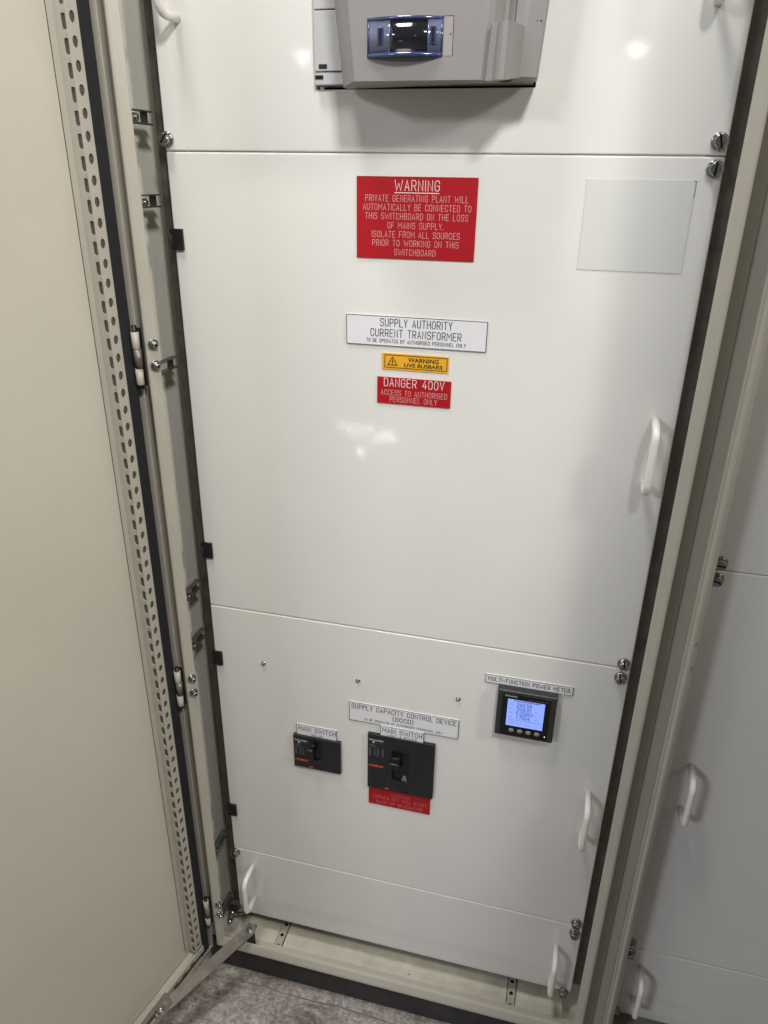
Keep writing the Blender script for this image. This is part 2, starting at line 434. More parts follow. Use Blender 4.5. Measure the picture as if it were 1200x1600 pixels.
# ---- main cabinet
X0, X1, ZB = -.0112, .7068, -1.495
cab = thing('switchboard_cabinet', 'open beige switchboard cabinet holding the white cover panels, its door swung open at left', 'electrical cabinet', (.35, .15, FZ))
b = bm_new(); frame_sweep(b, X0, X1, ZB, lip_profile(.0165), .0450, .0352)
carc = obj('frame', b, MB, cab)
b = bm_new(); box(b, -.0553, -.0543, -.0270, .415, -1.5330, .615); obj('side_wall', b, MIN, cab)
b = bm_new(); box(b, .7395, .7405, -.0270, .415, -1.5330, .615); obj('side_wall', b, MIN, cab)
b = bm_new(); box(b, -.056, .742, .421, .425, -1.536, .62); obj('back_wall', b, MB, cab)
b = bm_new(); box(b, -.0555, .7425, -.043, .38, FZ+.0005, -1.5365, .002); obj('plinth', b, MPL, cab)
# floor pan strips with punched holes
zp = ZB-.0385+.0022
b = bm_new(); box(b, .012, .690, -.0285, .40, zp-.0020, zp, .0006, 1); pan = obj('floor_pan', b, MPAN, cab)
for xx in (.0945, .588):
    b = bm_new(); holed_strip(b, 0, 13, .0155, .025, .0042, .0042, 0, lambda u, wv, v, xx=xx: Vector((xx+u, -.0245-v+.0006, zp+.0042+wv)), t=.0018)
    st = obj('punched_strip', b, MB, cab)
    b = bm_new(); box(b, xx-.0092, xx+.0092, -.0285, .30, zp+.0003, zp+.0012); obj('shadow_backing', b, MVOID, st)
b = bm_new()
for (px_, py_, r_) in ((.2544, -.0212, .0021),):
    cyl(b, (px_, py_, zp+.0001), (px_, py_, zp+.0004), r_, n=14)
obj('drain_hole', b, MVOID, pan)
for (px_, py_, l_) in ((.2160, -.0285, .0010), (.2030, -.0235, .0008), (.388, -.0255, .0016), (.3790, -.0120, .0024)):
    b = bm_new(); box(b, px_-l_, px_+l_, py_-.0007, py_+.0007, zp+.0001, zp+.0006, .0002, 1); obj('grit', b, MPL, pan)
# mounting uprights
for sx in (-1, 1):
    b = bm_new(); xa = -.0215 if sx < 0 else .681; xb = .019 if sx < 0 else .7265
    box(b, xa, xb, .0185, .0205, -1.478, .62, .0004, 1)
    xo = xa if sx < 0 else xb-.002
    box(b, xo, xo+.002, .0207, .058, -1.478, .62)
    obj('mounting_upright', b, MG, cab)
# slotted depth rails along the left wall
for zr in (.040, -.062, -.2886, -.679, -.779, -1.276, -1.462):
    b = bm_new(); xw = -.0335
    box(b, xw, xw+.0095, -.044, .018, zr+.0065, zr+.0085, .0005, 1)
    box(b, xw, xw+.0095, -.044, .018, zr-.0085, zr-.0065, .0005, 1)
    box(b, xw, xw+.0015, -.044, -.020, zr-.0065, zr+.0065)
    box(b, xw, xw+.0015, .002, .018, zr-.0065, zr+.0065)
    rail = obj('slotted_rail', b, MG, cab)
    if zr not in (-.2886, -1.462):
        b = bm_new(); cyl(b, (xw+.0016, -.0255, zr-.0015), (xw+.0105, -.0255, zr-.0015), .0062, sides=6)
        cyl(b, (xw+.0105, -.0255, zr-.0015), (xw+.0125, -.0255, zr-.0015), .0045, .004)
        obj('rail_bolt', b, MZ, rail)
# pan head screws with washers through the lip
dirb = Vector((.80, -.60, 0.02)).normalized()
for zc in (-.2465, -.2765, -.8225, -.8525, -1.3905, -1.4210):
    b = bm_new(); p = Vector((-.0152, -.0600, zc))
    cyl(b, p, p+dirb*.0016, .0078, bev=.0006); cyl(b, p+dirb*.0017, p+dirb*.0050, .0052, bev=.0006)
    cyl(b, p+dirb*.0051, p+dirb*.0098, .0040, bev=.0014)
    s = obj('hinge_screw', b, MZ, cab)
    b = bm_new(); cyl(b, p+dirb*.0094, p+dirb*.01, .0017, sides=6); obj('socket', b, MVOID, s)
# hinges
for (za, zb) in ((-.222, -.313), (-.806, -.894), (-1.383, -1.468)):
    L = za-zb; hx, hy = -.0437, -.0585
    b = bm_new()
    cyl(b, (hx, hy, za-.10*L), (hx, hy, za-.36*L), .0056, bev=.0006)
    h = obj('hinge', b, MB, cab)
    b = bm_new(); cyl(b, (hx, hy, zb+.36*L-.03*L), (hx, hy, zb+.07*L), .0056, bev=.0006); obj('barrel', b, MB, h)
    b = bm_new(); cyl(b, (hx+.001, hy, za-.365*L), (hx+.001, hy, zb+.335*L), .0058); obj('knuckle', b, MHM, h)
    b = bm_new(); cyl(b, (hx, hy, za), (hx, hy, zb), .0036, bev=.001); obj('pin', b, MCLIP, h)
    b = bm_new(); box(b, hx-.004, hx+.0068, hy+.0062, hy+.0070, zb+.004, za-.004, .0003, 1); obj('recess', b, MVOID, h)
# earthing stud at the foot of the left upright
b = bm_new(); cyl(b, (-.0165, -.002, -1.488), (-.0165, -.006, -1.490), .0105, bev=.001); cyl(b, (-.0165, -.006, -1.490), (-.0165, -.015, -1.4945), .0072, sides=6)
cyl(b, (-.0165, -.015, -1.4945), (-.0165, -.0215, -1.498), .0046, bev=.001)
obj('corner_bolt', b, MZ, cab)
b = bm_new(); box(b, -.030, .012, .004, .0175, -1.500, -1.472, .001, 1); obj('corner_bracket', b, MG, cab)

# ---- the open door
P0 = Vector((-.0528, -.0906, 0)); U = Vector((-.2200, -.9755, 0)).normalized(); Nn = Vector((.9755, -.2200, 0)).normalized()
def D(p):  # (s, w, z) -> world
    return P0+U*p[0]+Nn*p[1]+Vector((0, 0, p[2]))
TOPZ = .62
b = bm_new()
box(b, -.043, .72, -.0420, -.0220, -1.552, TOPZ, .0012, 2, D)
door = obj('door', b, MD, cab, label='open beige door seen from inside, hinged at left')
b = bm_new(); box(b, -.0465, -.0437, -.0420, -.0050, -1.5535, TOPZ, .0008, 2, D); box(b, -.0437, .72, -.0420, -.0070, -1.5550, -1.5526, .0008, 2, D)
obj('edge_flange', b, MD, door)
b = bm_new(); box(b, .0177, .0185, -.0219, -.0216, -1.503, TOPZ, 0, 1, D); obj('seam', b, MPL, door)
b = bm_new(); box(b, -.0365, -.0098, -.0218, -.0060, -1.545, TOPZ, .003, 3, D); box(b, -.0158, .70, -.0218, -.0085, -1.546, -1.528, .003, 3, D)
obj('gasket', b, MGAS, door)
b = bm_new()
box(b, -.0090, .0176, -.0219, -.0204, -1.503, TOPZ, .0004, 1, D)
box(b, -.0090, -.0076, -.0203, -.0017, -1.503, TOPZ, 0, 1, D)
base = obj('rail_channel', b, MB, door)
Z0H = .13842
b = bm_new()
holed_strip(b, 0, 85, .0180, .025, .0042, .0064, .0004, lambda u, wv, v: D((u, wv, Z0H+.025*19+v)), t=.0015)
pr = obj('perforated_rail', b, MB, door)
b = bm_new()
holed_strip(b, 0, 85, .0188, .025, .0040, .0084, -.0110, lambda u, wv, v: D((.0092+wv, u+(.0056 if abs(u+.0110) < .0045 else 0), Z0H-.0055+.025*19+v)), t=.0013, ex=.42)
obj('shadow_patch_side', b, MB, door)  # slots shaped to stand in for soft shadow patches beside the rail
b = bm_new(); box(b, -.0070, .0074, -.0198, -.0024, -1.500, TOPZ, 0, 1, D); obj('hole_shade', b, MSHADE, door)  # added dark filler, paints shade into the rail's holes and slots
b = bm_new()
box(b, -.0126, .70, -.0219, -.0022, -1.5200, -1.5155, .0007, 2, D)
box(b, -.0126, .70, -.0020, .0005, -1.5210, -1.5050, .0007, 2, D)
box(b, -.0126, .70, -.0216, -.0203, -1.5153, -1.5045, .0005, 2, D)
obj('bottom_rail', b, MB, door)
b = bm_new()
for i in range(26):
    box(b, .018+.025*i, .031+.025*i, .0006, .0009, -1.5180, -1.5150, 0, 1, D)
obj('slot_row', b, MVOID, door)
# door stay: slotted track on the door, flat bar, pivot
b = bm_new(); zt = -1.4955
box(b, .104, .40, .0015, .0095, zt-.0025, zt, .0006, 2, D); box(b, .104, .40, .0225, .0305, zt-.0025, zt, .0006, 2, D)
box(b, .104, .116, .0096, .0224, zt-.0025, zt, .0006, 2, D)
box(b, .104, .40, .0020, .0040, zt-.016, zt-.0026, .0004, 1, D)
tr = obj('stay_track', b, MZ, door)
b = bm_new(); c0 = D((.132, .016, zt)); cyl(b, c0+Vector((0, 0, -.004)), c0+Vector((0, 0, .0022)), .0085, bev=.0008); cyl(b, c0+Vector((0, 0, .0022)), c0+Vector((0, 0, .0075)), .0062, bev=.001)
tb = obj('slide_bolt', b, MZ, door)
pv = Vector((.0440, -.0475, -1.4660)); c1 = c0+Vector((0, 0, -.0055))
ax = (pv-c1); L = ax.length; ax.normalize(); sd = ax.cross(Vector((0, 0, 1))).normalized(); nz = sd.cross(ax).normalized()
b = bm_new()
outl = [(-.012, -.008), (.02, -.0125), (L-.006, -.0125)] + [(L+.0125*math.sin(t*math.pi/8), -.0125*math.cos(t*math.pi/8)) for t in range(0, 9)] + [(L-.006, .0125), (.02, .0125), (-.012, .008)]
prism(b, outl, -.0015, .0015, lambda p: c1+ax*p.x+sd*p.y+nz*p.z)
arm = obj('door_stay', b, MST, cab)
b = bm_new(); cyl(b, pv+nz*.0016, pv+nz*.0042, .0075, bev=.0012); cyl(b, pv+nz*.0042, pv+nz*.006, .004, bev=.001)
obj('pivot_rivet', b, MZ, arm)
b = bm_new(); box(b, .034, .054, -.0455, -.0435, -1.530, -1.4690, .0005, 1); box(b, .034, .054, -.0433, -.030, -1.4725, -1.4690, .0005, 1); obj('pivot_bracket', b, MG, arm)

# ---- the adjoining cabinet at right
NX0, NX1, NZB = .7735, 1.520, -1.510
cb2 = thing('switchboard_cabinet', 'adjoining beige cabinet at the right edge, cut off by the frame, with plain white covers', 'electrical cabinet', (1.145, .15, FZ))
b = bm_new(); frame_sweep(b, NX0, NX1, NZB, lip_profile(.0128, stL=.0004), .0270, .0270); obj('frame', b, MB, cb2)
for (cx_, cz_, h_) in ((.7683, -.6060, .0022), (.7697, -.6465, .0042)):
    b = bm_new(); v = [b.verts.new((cx_+dx, -.0643, cz_+dz)) for dx, dz in ((-.0012, -h_), (.0002, -h_*.8), (.0014, h_), (.0004, h_*.9))]; b.faces.new(v); obj('paint_chip', b, MPL, cb2)
b = bm_new(); box(b, .7455, 1.548, .421, .425, -1.5485, .62); obj('back_wall', b, MB, cb2)
b = bm_new(); box(b, .7450, 1.5485, -.043, .38, FZ+.0005, -1.5515, .002); obj('plinth', b, MPL, cb2)
b = bm_new(); box(b, .760, .800, .0185, .0205, -1.49, .62, .0004, 1); obj('mounting_upright', b, MG, cb2)


# ================================================================== cover panels
def panel(name, label, x0, x1, z0, z1, hole=None, group=None):
    t = thing(name, label, 'cover panel', ((x0+x1)/2, 0, z0), group or 'white cover panels')
    b = bm_new()
    if hole is None:
        box(b, x0, x1, 0, .017, z0, z1, .0024, 4)
    else:
        hx0, hx1, hz0, hz1 = hole
        q = bmesh.new(); X = [x0, hx0, hx1, x1]; Z = [z0, hz0, hz1, z1]
        g = {(i, j, k): q.verts.new((X[i], .017*k, Z[j])) for i in range(4) for j in range(4) for k in range(2)}
        for i in range(3):
            for j in range(3):
                if i == 1 and j == 1: continue
                q.faces.new([g[i, j, 0], g[i+1, j, 0], g[i+1, j+1, 0], g[i, j+1, 0]])
                q.faces.new([g[i, j, 1], g[i, j+1, 1], g[i+1, j+1, 1], g[i+1, j, 1]])
        for i in range(3):
            for j in (0, 3): q.faces.new([g[i, j, 0], g[i+1, j, 0], g[i+1, j, 1], g[i, j, 1]])
            for j in (0, 3): q.faces.new([g[j, i, 0], g[j, i+1, 0], g[j, i+1, 1], g[j, i, 1]])
        for (a, c) in (((1, 1), (2, 1)), ((2, 1), (2, 2)), ((2, 2), (1, 2)), ((1, 2), (1, 1))):
            q.faces.new([g[a[0], a[1], 0], g[c[0], c[1], 0], g[c[0], c[1], 1], g[a[0], a[1], 1]])
        bmesh.ops.recalc_face_normals(q, faces=q.faces[:])
        ed = [e for e in q.edges if all(v.co.y < .001 for v in e.verts) and abs(e.calc_face_angle(0)) > .5 and (all(abs(v.co.x-x0) < 1e-5 for v in e.verts) or all(abs(v.co.x-x1) < 1e-5 for v in e.verts) or all(abs(v.co.z-z0) < 1e-5 for v in e.verts))]
        bmesh.ops.bevel(q, geom=ed, offset=.0020, segments=4, profile=.5, affect='EDGES')
        add(b, q)
    obj('sheet', b, MW, t)
    return t

PB = None
def handle(t, x, zt, zb, so=.044, r=.0052):
    b = bm_new(); rr = .016; pts = [(x, -.0003, zt), (x, -(so-rr), zt)]
    for k in range(1, 7):
        a = k/7*math.pi/2; pts.append((x, -(so-rr)-rr*math.sin(a), zt-rr+rr*math.cos(a)))
    pts += [(x, -so, zt-rr), (x, -so, zb+rr)]
    for k in range(1, 7):
        a = k/7*math.pi/2; pts.append((x, -so+rr-rr*math.cos(a), zb+rr-rr*math.sin(a)))
    pts += [(x, -(so-rr), zb), (x, -.0003, zb)]
    tube(b, pts, r, 18)
    return obj('handle', b, MWH, t)

def screw(t, x, z, ang):
    b = bm_new(); 
    cyl(b, (x, -.0003, z), (x, -.0035, z), .0098, bev=.0008); cyl(b, (x, -.0036, z), (x, -.0052, z), .0085, bev=.0005)
    # head in two halves with the slot between
    q = bmesh.new(); n = 24; R = .0073
    ca, sa = math.cos(ang), math.sin(ang)
    for s in (-1, 1):
        pl = [(s*.0013, -math.sqrt(R*R-.0013**2))]
        for k in range(0, 13):
            th = -math.pi/2+.179+k/12*(math.pi-.358); pl.append((s*R*math.cos(th), R*math.sin(th)))
        pl.append((s*.0013, math.sqrt(R*R-.0013**2)))
        ring = []
        for (yy, sc_) in ((-.0053, 1), (-.0115, 1), (-.0128, .86)):
            ring.append([b.verts.new((x+(u*ca-v*sa)*(sc_ if True else 1), yy, z+(u*sa+v*ca)*sc_)) for (u, v) in pl])
        for a, c in zip(ring, ring[1:]):
            for i in range(len(pl)): b.faces.new((a[i], a[(i+1) % len(pl)], c[(i+1) % len(pl)], c[i]))
        b.faces.new(ring[0]); b.faces.new(ring[-1])
    q.free()
    sc_o = obj('slotted_screw', b, MZ, t)
    b = bm_new(); rot = lambda p: Vector((x+p.x*ca-p.z*sa, p.y, z+p.x*sa+p.z*ca))
    box(b, -.00125, .00125, -.0075, -.0053, -.0068, .0068, 0, 1, rot); obj('slot', b, MVOID, sc_o)  # black strip paints the shade at the bottom of the slot
    return sc_o

def clip(t, z, x=.0065):
    b = bm_new(); w2, h2 = .0085, .0140
    poly = [(x-w2-.0015, z+h2), (x+w2, z+h2), (x+w2, z-h2), (x-w2-.0015, z-h2), (x-w2-.0015, z-h2+.007), (x-w2+.0018, z-h2+.0085), (x-w2+.0018, z+h2-.0085), (x-w2-.0015, z+h2-.007)]
    prism(b, [(p[0], p[1]) for p in poly], -.0008, .0042, lambda p: Vector((p.x, -p.z+.0003 if False else -(p.z-.0), p.y)))
    c = obj('hinge_clip', b, MCLIP, t)
    b = bm_new(); box(b, x-.001, x-.0004, -.0046, -.0043, z-.006, z+.006); box(b, x+.002, x+.0064, -.0048, -.0043, z-h2+.001, z-h2+.006); obj('latch', b, MBLK, c)
    return c

p1 = panel('cover_panel', 'white cover panel at the top, cut out around the grey energy meter', 0, .70, .0005, .62, (.2135, .4810, .0695, .47))
handle(p1, .0335, .238, .148); handle(p1, .6640, .238, .148)
screw(p1, .0040, .0140, 2.5); screw(p1, .6905, .0145, .25)
p2 = panel('cover_panel', 'large white cover panel carrying the red private generating plant warning', .0, .70, -.7067, -.0005)
handle(p2, .6725, -.313, -.403)
screw(p2, .6905, -.0135, -.1); screw(p2, .6885, -.6975, .05); 
for z in (-.1108, -.5990): clip(p2, z)
p3 = panel('cover_panel', 'white cover panel holding the two black breakers and the lit power meter', .0, .70, -1.2893, -.7077)
handle(p3, .6690, -.966, -1.056)
screw(p3, .6875, -.7235, .35); screw(p3, .6870, -1.2800, 1.2)
for z in (-.8160, -1.1824): clip(p3, z)
for (x, z) in ((.0934, -.8127), (.2668, -.8146), (.4404, -.8175)):
    b = bm_new(); cyl(b, (x, -.0002, z), (x, -.0016, z), .0042, bev=.0008); cyl(b, (x, -.0016, z), (x, -.0042, z), .0028, bev=.0014); obj('stud', b, MZ, p3)
p4 = panel('cover_panel', 'low white cover panel at the foot, with a handle at each end', .0, .70, -1.4796, -1.2901)
handle(p4, .0385, -1.334, -1.424); handle(p4, .6585, -1.356, -1.446)
screw(p4, .0045, -1.3000, .5); screw(p4, .0055, -1.4700, 1.9); screw(p4, .6870, -1.3075, 1.4); screw(p4, .6855, -1.4790, 1.7)

n1 = panel('cover_panel', 'plain white cover panel of the adjoining cabinet, above its seam, showing no handle', .7785, 1.512, -.5202, .62)
screw(n1, .7905, -.508, 1.5)
n2 = panel('cover_panel', 'tall white cover panel of the adjoining cabinet with one handle in brown shade', .7785, 1.512, -1.3116, -.5212)
screw(n2, .7905, -.5335, 1.2); handle(n2, .8150, -.870, -.960); screw(n2, .7880, -1.300, 1.3)
n3 = panel('cover_panel', 'low white cover panel of the adjoining cabinet, above the black gap', .7785, 1.512, -1.5005, -1.3126)
screw(n3, .7890, -1.326, 1.4); handle(n3, .8125, -1.357, -1.447); screw(n3, .7860, -1.494, 1.5)

# ================================================================== engraved plates
def plate(name, label, cat, x0, x1, z0, z1, m, lines, th=.0016, edge=None, y0=-.0004, group=None, ew=.0009):
    t = thing(name, label, cat, ((x0+x1)/2, y0, z0), group or ('white engraved plates' if name == 'label_plate' else 'red and yellow safety signs'))
    b = bm_new(); box(b, x0, x1, y0-th, y0, z0, z1, .0003, 1); obj('plate', b, m, t)
    yf = y0-th-.00012
    if edge:
        b = bm_new()
        for (a, c, d, e) in ((x0, x1, z1-ew, z1), (x0, x1, z0, z0+ew*.6), (x0, x0+ew*.6, z0+ew*.6+.00001, z1-ew-.00001), (x1-ew, x1, z0+ew*.6+.00001, z1-ew-.00001)):
            box(b, a-.00008, c+.00008, yf-.00015, yf, d, e)
        obj('border', b, edge, t)
    for (txt, a, c, z, h, wd, mt, *sl) in lines:
        b = bm_new(); strokes(b, txt, a, c, z, h, yf-.0001, wd, *(sl[:1]))
        obj('lettering', b, mt, t)
    return t

s = plate('warning_sign', 'large red warning sign about the private generating plant, highest of the signs', 'sign', .2662, .4217, -.1246, -.0263, MRED, [
    ('WARNING', .3167, .3735, -.0365, .0117, .00090, MTW),
    ('PRIVATE GENERATING PLANT WILL', .2780, .4105, -.0516, .0073, .00054, MTP),
    ('AUTOMATICALLY BE CONNECTED TO', .2750, .4146, -.0621, .0073, .00054, MTP),
    ('THIS SWITCHBOARD ON THE LOSS', .2778, .4112, -.0728, .0073, .00054, MTP),
    ('OF MAINS SUPPLY.', .3078, .3804, -.0838, .0073, .00054, MTP),
    ('ISOLATE FROM ALL SOURCES', .2870, .4019, -.0946, .0073, .00054, MTP),
    ('PRIOR TO WORKING ON THIS', .2876, .4010, -.1052, .0073, .00054, MTP),
    ('SWITCHBOARD', .3176, .3715, -.1162, .0073, .00054, MTP)])
b = bm_new(); box(b, .3160, .3735, -.00225, -.00212, -.0455, -.0445); obj('underline', b, MTW, s)

plate('label_plate', 'wide white plate reading SUPPLY AUTHORITY CURRENT TRANSFORMER', 'sign', .2514, .4457, -.2388, -.1987, MWP, [
    ('SUPPLY AUTHORITY', .2997, .3984, -.2073, .0099, .00100, MINK),
    ('CURRENT TRANSFORMER', .2862, .4112, -.2214, .0099, .00100, MINK),
    ('TO BE OPERATED BY AUTHORISED PERSONNEL ONLY', .2799, .4179, -.2321, .0046, .00058, MINK)], edge=MINK, ew=.0008)

ys = thing('warning_sign', 'small yellow warning sign for live busbars with a black triangle', 'sign', (.3493, -.0004, -.2718), 'red and yellow safety signs')
b = bm_new(); box(b, .3025, .3962, -.0014, -.0004, -.2718, -.2486, .0003, 1); obj('plate', b, MYEL, ys)
b = bm_new(); a0, a1, c0_, c1_, e = .3060, .3943, -.2690, -.2508, .00085
for (x0, x1, z0, z1) in ((a0, a1, c1_-e, c1_), (a0, a1, c0_, c0_+e), (a0, a0+e, c0_+e+.00001, c1_-e-.00001), (a1-e, a1, c0_+e+.00001, c1_-e-.00001)):
    box(b, x0, x1, -.0017, -.00152, z0, z1)
obj('border', b, MINK, ys)
b = bm_new()
fonttext(b, 'WARNING', .3395, .3824, -.2566, .0062, -.00165, .018)
fonttext(b, 'LIVE BUSBARS', .3342, .3878, -.2640, .0052, -.00165, .018)
obj('lettering', b, MINK, ys)
b = bm_new(); cx, cz = .3174, -.2606
def tri(k): return [(cx+k*.0086*math.cos(math.radians(a)), cz-.0008+k*.0086*math.sin(math.radians(a))) for a in (90, 210, 330)]
o_, i_ = tri(1.0), tri(.74)
ov = [b.verts.new((x, -.00165, z)) for x, z in o_]; iv = [b.verts.new((x, -.00165, z)) for x, z in i_]
for i in range(3): b.faces.new((ov[i], ov[(i+1) % 3], iv[(i+1) % 3], iv[i]))
box(b, cx-.0006, cx+.0006, -.0017, -.00152, cz-.0017, cz+.0032); box(b, cx-.0006, cx+.0006, -.0017, -.00152, cz-.0036, cz-.0025)
obj('triangle', b, MINK, ys)

plate('danger_sign', 'small red danger sign reading 400V, under the yellow sign', 'sign', .2960, .4011, -.3205, -.2825, MRED, [
    ('DANGER 400V', .3062, .3913, -.2896, .0112, .00095, MTW),
    ('ACCESS TO AUTHORISED', .3018, .3960, -.3041, .0074, .00054, MTP),
    ('PERSONNEL ONLY', .3150, .3823, -.3137, .0074, .00054, MTP)])

plate('label_plate', 'narrow white plate naming the multi-function power meter', 'sign', .4826, .6211, -.7722, -.7560, MWP, [
    ('MULTI-FUNCTION POWER METER', .4870, .6162, -.7640, .0074, .00090, MINK)], edge=MINK)
plate('label_plate', 'white plate for the supply capacity control device, above the larger breaker', 'sign', .2513, .4448, -.9005, -.8605, MWP, [
    ('SUPPLY CAPACITY CONTROL DEVICE', .2560, .4400, -.8690, .0092, .00102, MINK),
    ('(SCCD)', .3302, .3660, -.8826, .0082, .00115, MINK),
    ('TO BE OPERATED BY AUTHORISED PERSONNEL ONLY', .2785, .4185, -.8940, .0044, .00060, MGR2)], edge=MINK)
plate('label_plate', 'small white plate reading MAIN SWITCH SOLAR on the smaller breaker', 'sign', .1508, .2276, -.9590, -.9325, MWP, [
    ('MAIN SWITCH', .1550, .2248, -.9412, .0092, .00102, MINK),
    ('SOLAR', .1790, .2000, -.9530, .0058, .00065, MGR2)], edge=MINK)
plate('label_plate', 'small white plate reading MAIN SWITCH LIGHT & POWER on the larger breaker', 'sign', .3082, .3860, -.9245, -.8998, MWP, [
    ('MAIN SWITCH', .3125, .3820, -.9085, .0092, .00102, MINK),
    ('LIGHT & POWER', .3210, .3735, -.9193, .0058, .00065, MGR2)], edge=MINK, y0=-.0022)
plate('warning_sign', 'small red warning sign about the back up generator, under the larger breaker', 'sign', .2874, .4027, -1.0880, -1.0490, MRED, [
    ('WARNING', .3289, .3645, -1.0582, .0062, .00045, MTD),
    ('TURNING OFF WILL START', .2950, .3970, -1.0682, .0068, .00060, MTD),
    ('BACK UP GENERATOR', .3030, .3885, -1.0798, .0068, .00065, MTD)])
# blank paper sticker
sk = thing('paper_sticker', 'blank pale grey paper sticker on the upper right of the large cover', 'sticker', (.612, 0, -.128))
b = bm_new(); box(b, .5510, .6735, -.0007, -.0002, -.1285, -.0255, .0001, 1); obj('paper', b, MSTK, sk)
b = bm_new(); box(b, .6705, .6735, -.00085, -.00072, -.0267, -.0260); box(b, .6730, .6735, -.00085, -.00072, -.0440, -.0268); obj('printed_corner', b, MINK, sk)

# ================================================================== circuit breakers
def breaker(label, x0, x1, z0, z1, slot, tog, big):
    t = thing('circuit_breaker', label, 'circuit breaker', ((x0+x1)/2, 0, z0), 'moulded case breakers')
    yf = -.0062
    W = x1-x0; H = z1-z0
    sx0, sx1, sz0, sz1 = slot
    # front plate as a frame around the toggle slot
    b = bm_new(); q = bmesh.new(); X = [x0, sx0, sx1, x1]; Z = [z0, sz0, sz1, z1]
    g = {(i, j, k): q.verts.new((X[i], yf if k == 0 else .012, Z[j])) for i in range(4) for j in range(4) for k in range(2)}
    for i in range(3):
        for j in range(3):
            if i == 1 and j == 1: continue
            q.faces.new([g[i, j, 0], g[i+1, j, 0], g[i+1, j+1, 0], g[i, j+1, 0]])
    for i in range(3):
        for j in (0, 3): q.faces.new([g[i, j, 0], g[i+1, j, 0], g[i+1, j, 1], g[i, j, 1]])
        for j in (0, 3): q.faces.new([g[j, i, 0], g[j, i+1, 0], g[j, i+1, 1], g[j, i, 1]])
    for (a, c) in (((1, 1), (2, 1)), ((2, 1), (2, 2)), ((2, 2), (1, 2)), ((1, 2), (1, 1))):
        q.faces.new([g[a[0], a[1], 0], g[c[0], c[1], 0], g[c[0], c[1], 1], g[a[0], a[1], 1]])
    bmesh.ops.recalc_face_normals(q, faces=q.faces[:])
    ed = [e for e in q.edges if all(v.co.y < 0 for v in e.verts) and e.calc_face_angle(0) > .5]
    bmesh.ops.bevel(q, geom=ed, offset=.0009, segments=2, profile=.5, affect='EDGES'); add(b, q)
    # raised rib beside the slot
    box(b, sx1+.0010, sx1+.0022, yf-.0008, yf+.001, sz0-.004, sz1+.004, .0003, 1)
    obj('front', b, MBR, t)
    b = bm_new(); box(b, sx0-.0002, sx1+.0002, -.0016, -.0004, sz0-.0002, sz1+.0002); obj('slot_back', b, MBR2, t)
    # toggle lever, leaning up and towards the viewer
    tx0, tx1, tz = tog; b = bm_new()
    hw = (tx1-tx0)/2; cxx = (tx0+tx1)/2
    bs = [(sx0+.0015, .008), (sx1-.0015, .008)]
    sec = [(-.0018, (sx1-sx0)/2-.002, .012), (-.006, hw*.80, .0075), (-.014, hw*.86, .0062), (-.021, hw, .0070), (-.0235, hw*.94, .0058)]
    rings = []
    for (yy, a, c) in sec:
        zc = tz+(yy+.0235)*-.12
        rings.append([b.verts.new((cxx+a*math.copysign(abs(math.cos(th))**.45, math.cos(th)), yy, zc+c*math.copysign(abs(math.sin(th))**.45, math.sin(th)))) for th in [2*math.pi*k/24+.13 for k in range(24)]])
    for a, c in zip(rings, rings[1:]):
        for i in range(24): b.faces.new((a[i], a[(i+1) % 24], c[(i+1) % 24], c[i])).smooth = True
    b.faces.new(rings[0]); b.faces.new(rings[-1])
    tg = obj('toggle', b, MTOG, t)
    b = bm_new(); cyl(b, (cxx, -.0233, tz), (cxx, -.0238, tz), .0036 if big else .0026, n=16); obj('toggle_eye', b, MVOID, tg)
    # prints
    y = yf-.00015; lx = x0+.0028; lw = .0268 if big else .0250
    b = bm_new(); zt = z1-(.0115 if big else .0100)
    fonttext(b, 'Schneider', lx, lx+lw, zt, .0042, y, .012); obj('lettering', b, MOWH, t)
    b = bm_new(); fonttext(b, 'Electric', lx+.0122, lx+lw, zt-.0052, .0029, y); obj('lettering', b, MOGR, t)
    b = bm_new(); box(b, lx+.0055, lx+.0105, y-.00005, y+.0001, zt-.0073, zt-.0034); obj('badge', b, MGRN, t)
    b = bm_new(); box(b, lx+.0066, lx+.0096, y-.00012, y-.00006, zt-.0068, zt-.0040); obj('badge_mark', b, MOWH, t)
    b = bm_new(); zz = zt-.0115
    for k, (a, c) in enumerate(((0, .45), (0, .55))):
        box(b, lx, lx+lw*c, y-.00005, y+.0001, zz-.0032*k-.0007, zz-.0032*k+.0007)
    rows = 6 if big else 6
    for r in range(rows):
        zr = zz-.0085-.0030*r if big else zz-.0075-.0027*r
        for (a, c) in ((0, .15), (.34, .42), (.55, .66), (.88, .99)):
            box(b, lx+lw*a, lx+lw*c, y-.00005, y+.0001, zr-.0010, zr+.0010)
    obj('rating_table', b, MOGR, t)
    zo = z0+(.0455 if False else .470*H) if big else z0+.245*H
    if big: zo = z0+.43*H
    b = bm_new(); box(b, lx, lx+lw, y-.00005, y+.0001, zo-.0024, zo+.0018); obj('orange_band', b, MORG, t)
    b = bm_new(); fonttext(b, 'Vigirex', lx+.001, lx+.0110, zo-.0003, .0028, y-.0001) if False else box(b, lx+.0125, lx+.0135, y-.0001, y-.00006, zo-.001, zo+.001); obj('band_mark', b, MOWH, t)
    b = bm_new(); rx = x0+.30*W if big else x0+.37*W
    box(b, rx-.0035, rx+.0035, yf-.0006, yf+.0004, z0+.0022, z0+.0060, .0003, 1); obj('trip_button', b, MORG, t)
    b = bm_new(); cyl(b, (x0+(.765 if big else .68)*W, yf-.0004, z0+.53*H), (x0+(.765 if big else .68)*W, yf+.0005, z0+.53*H), .0011, n=12)
    obj('push_pin', b, MVOID, t)
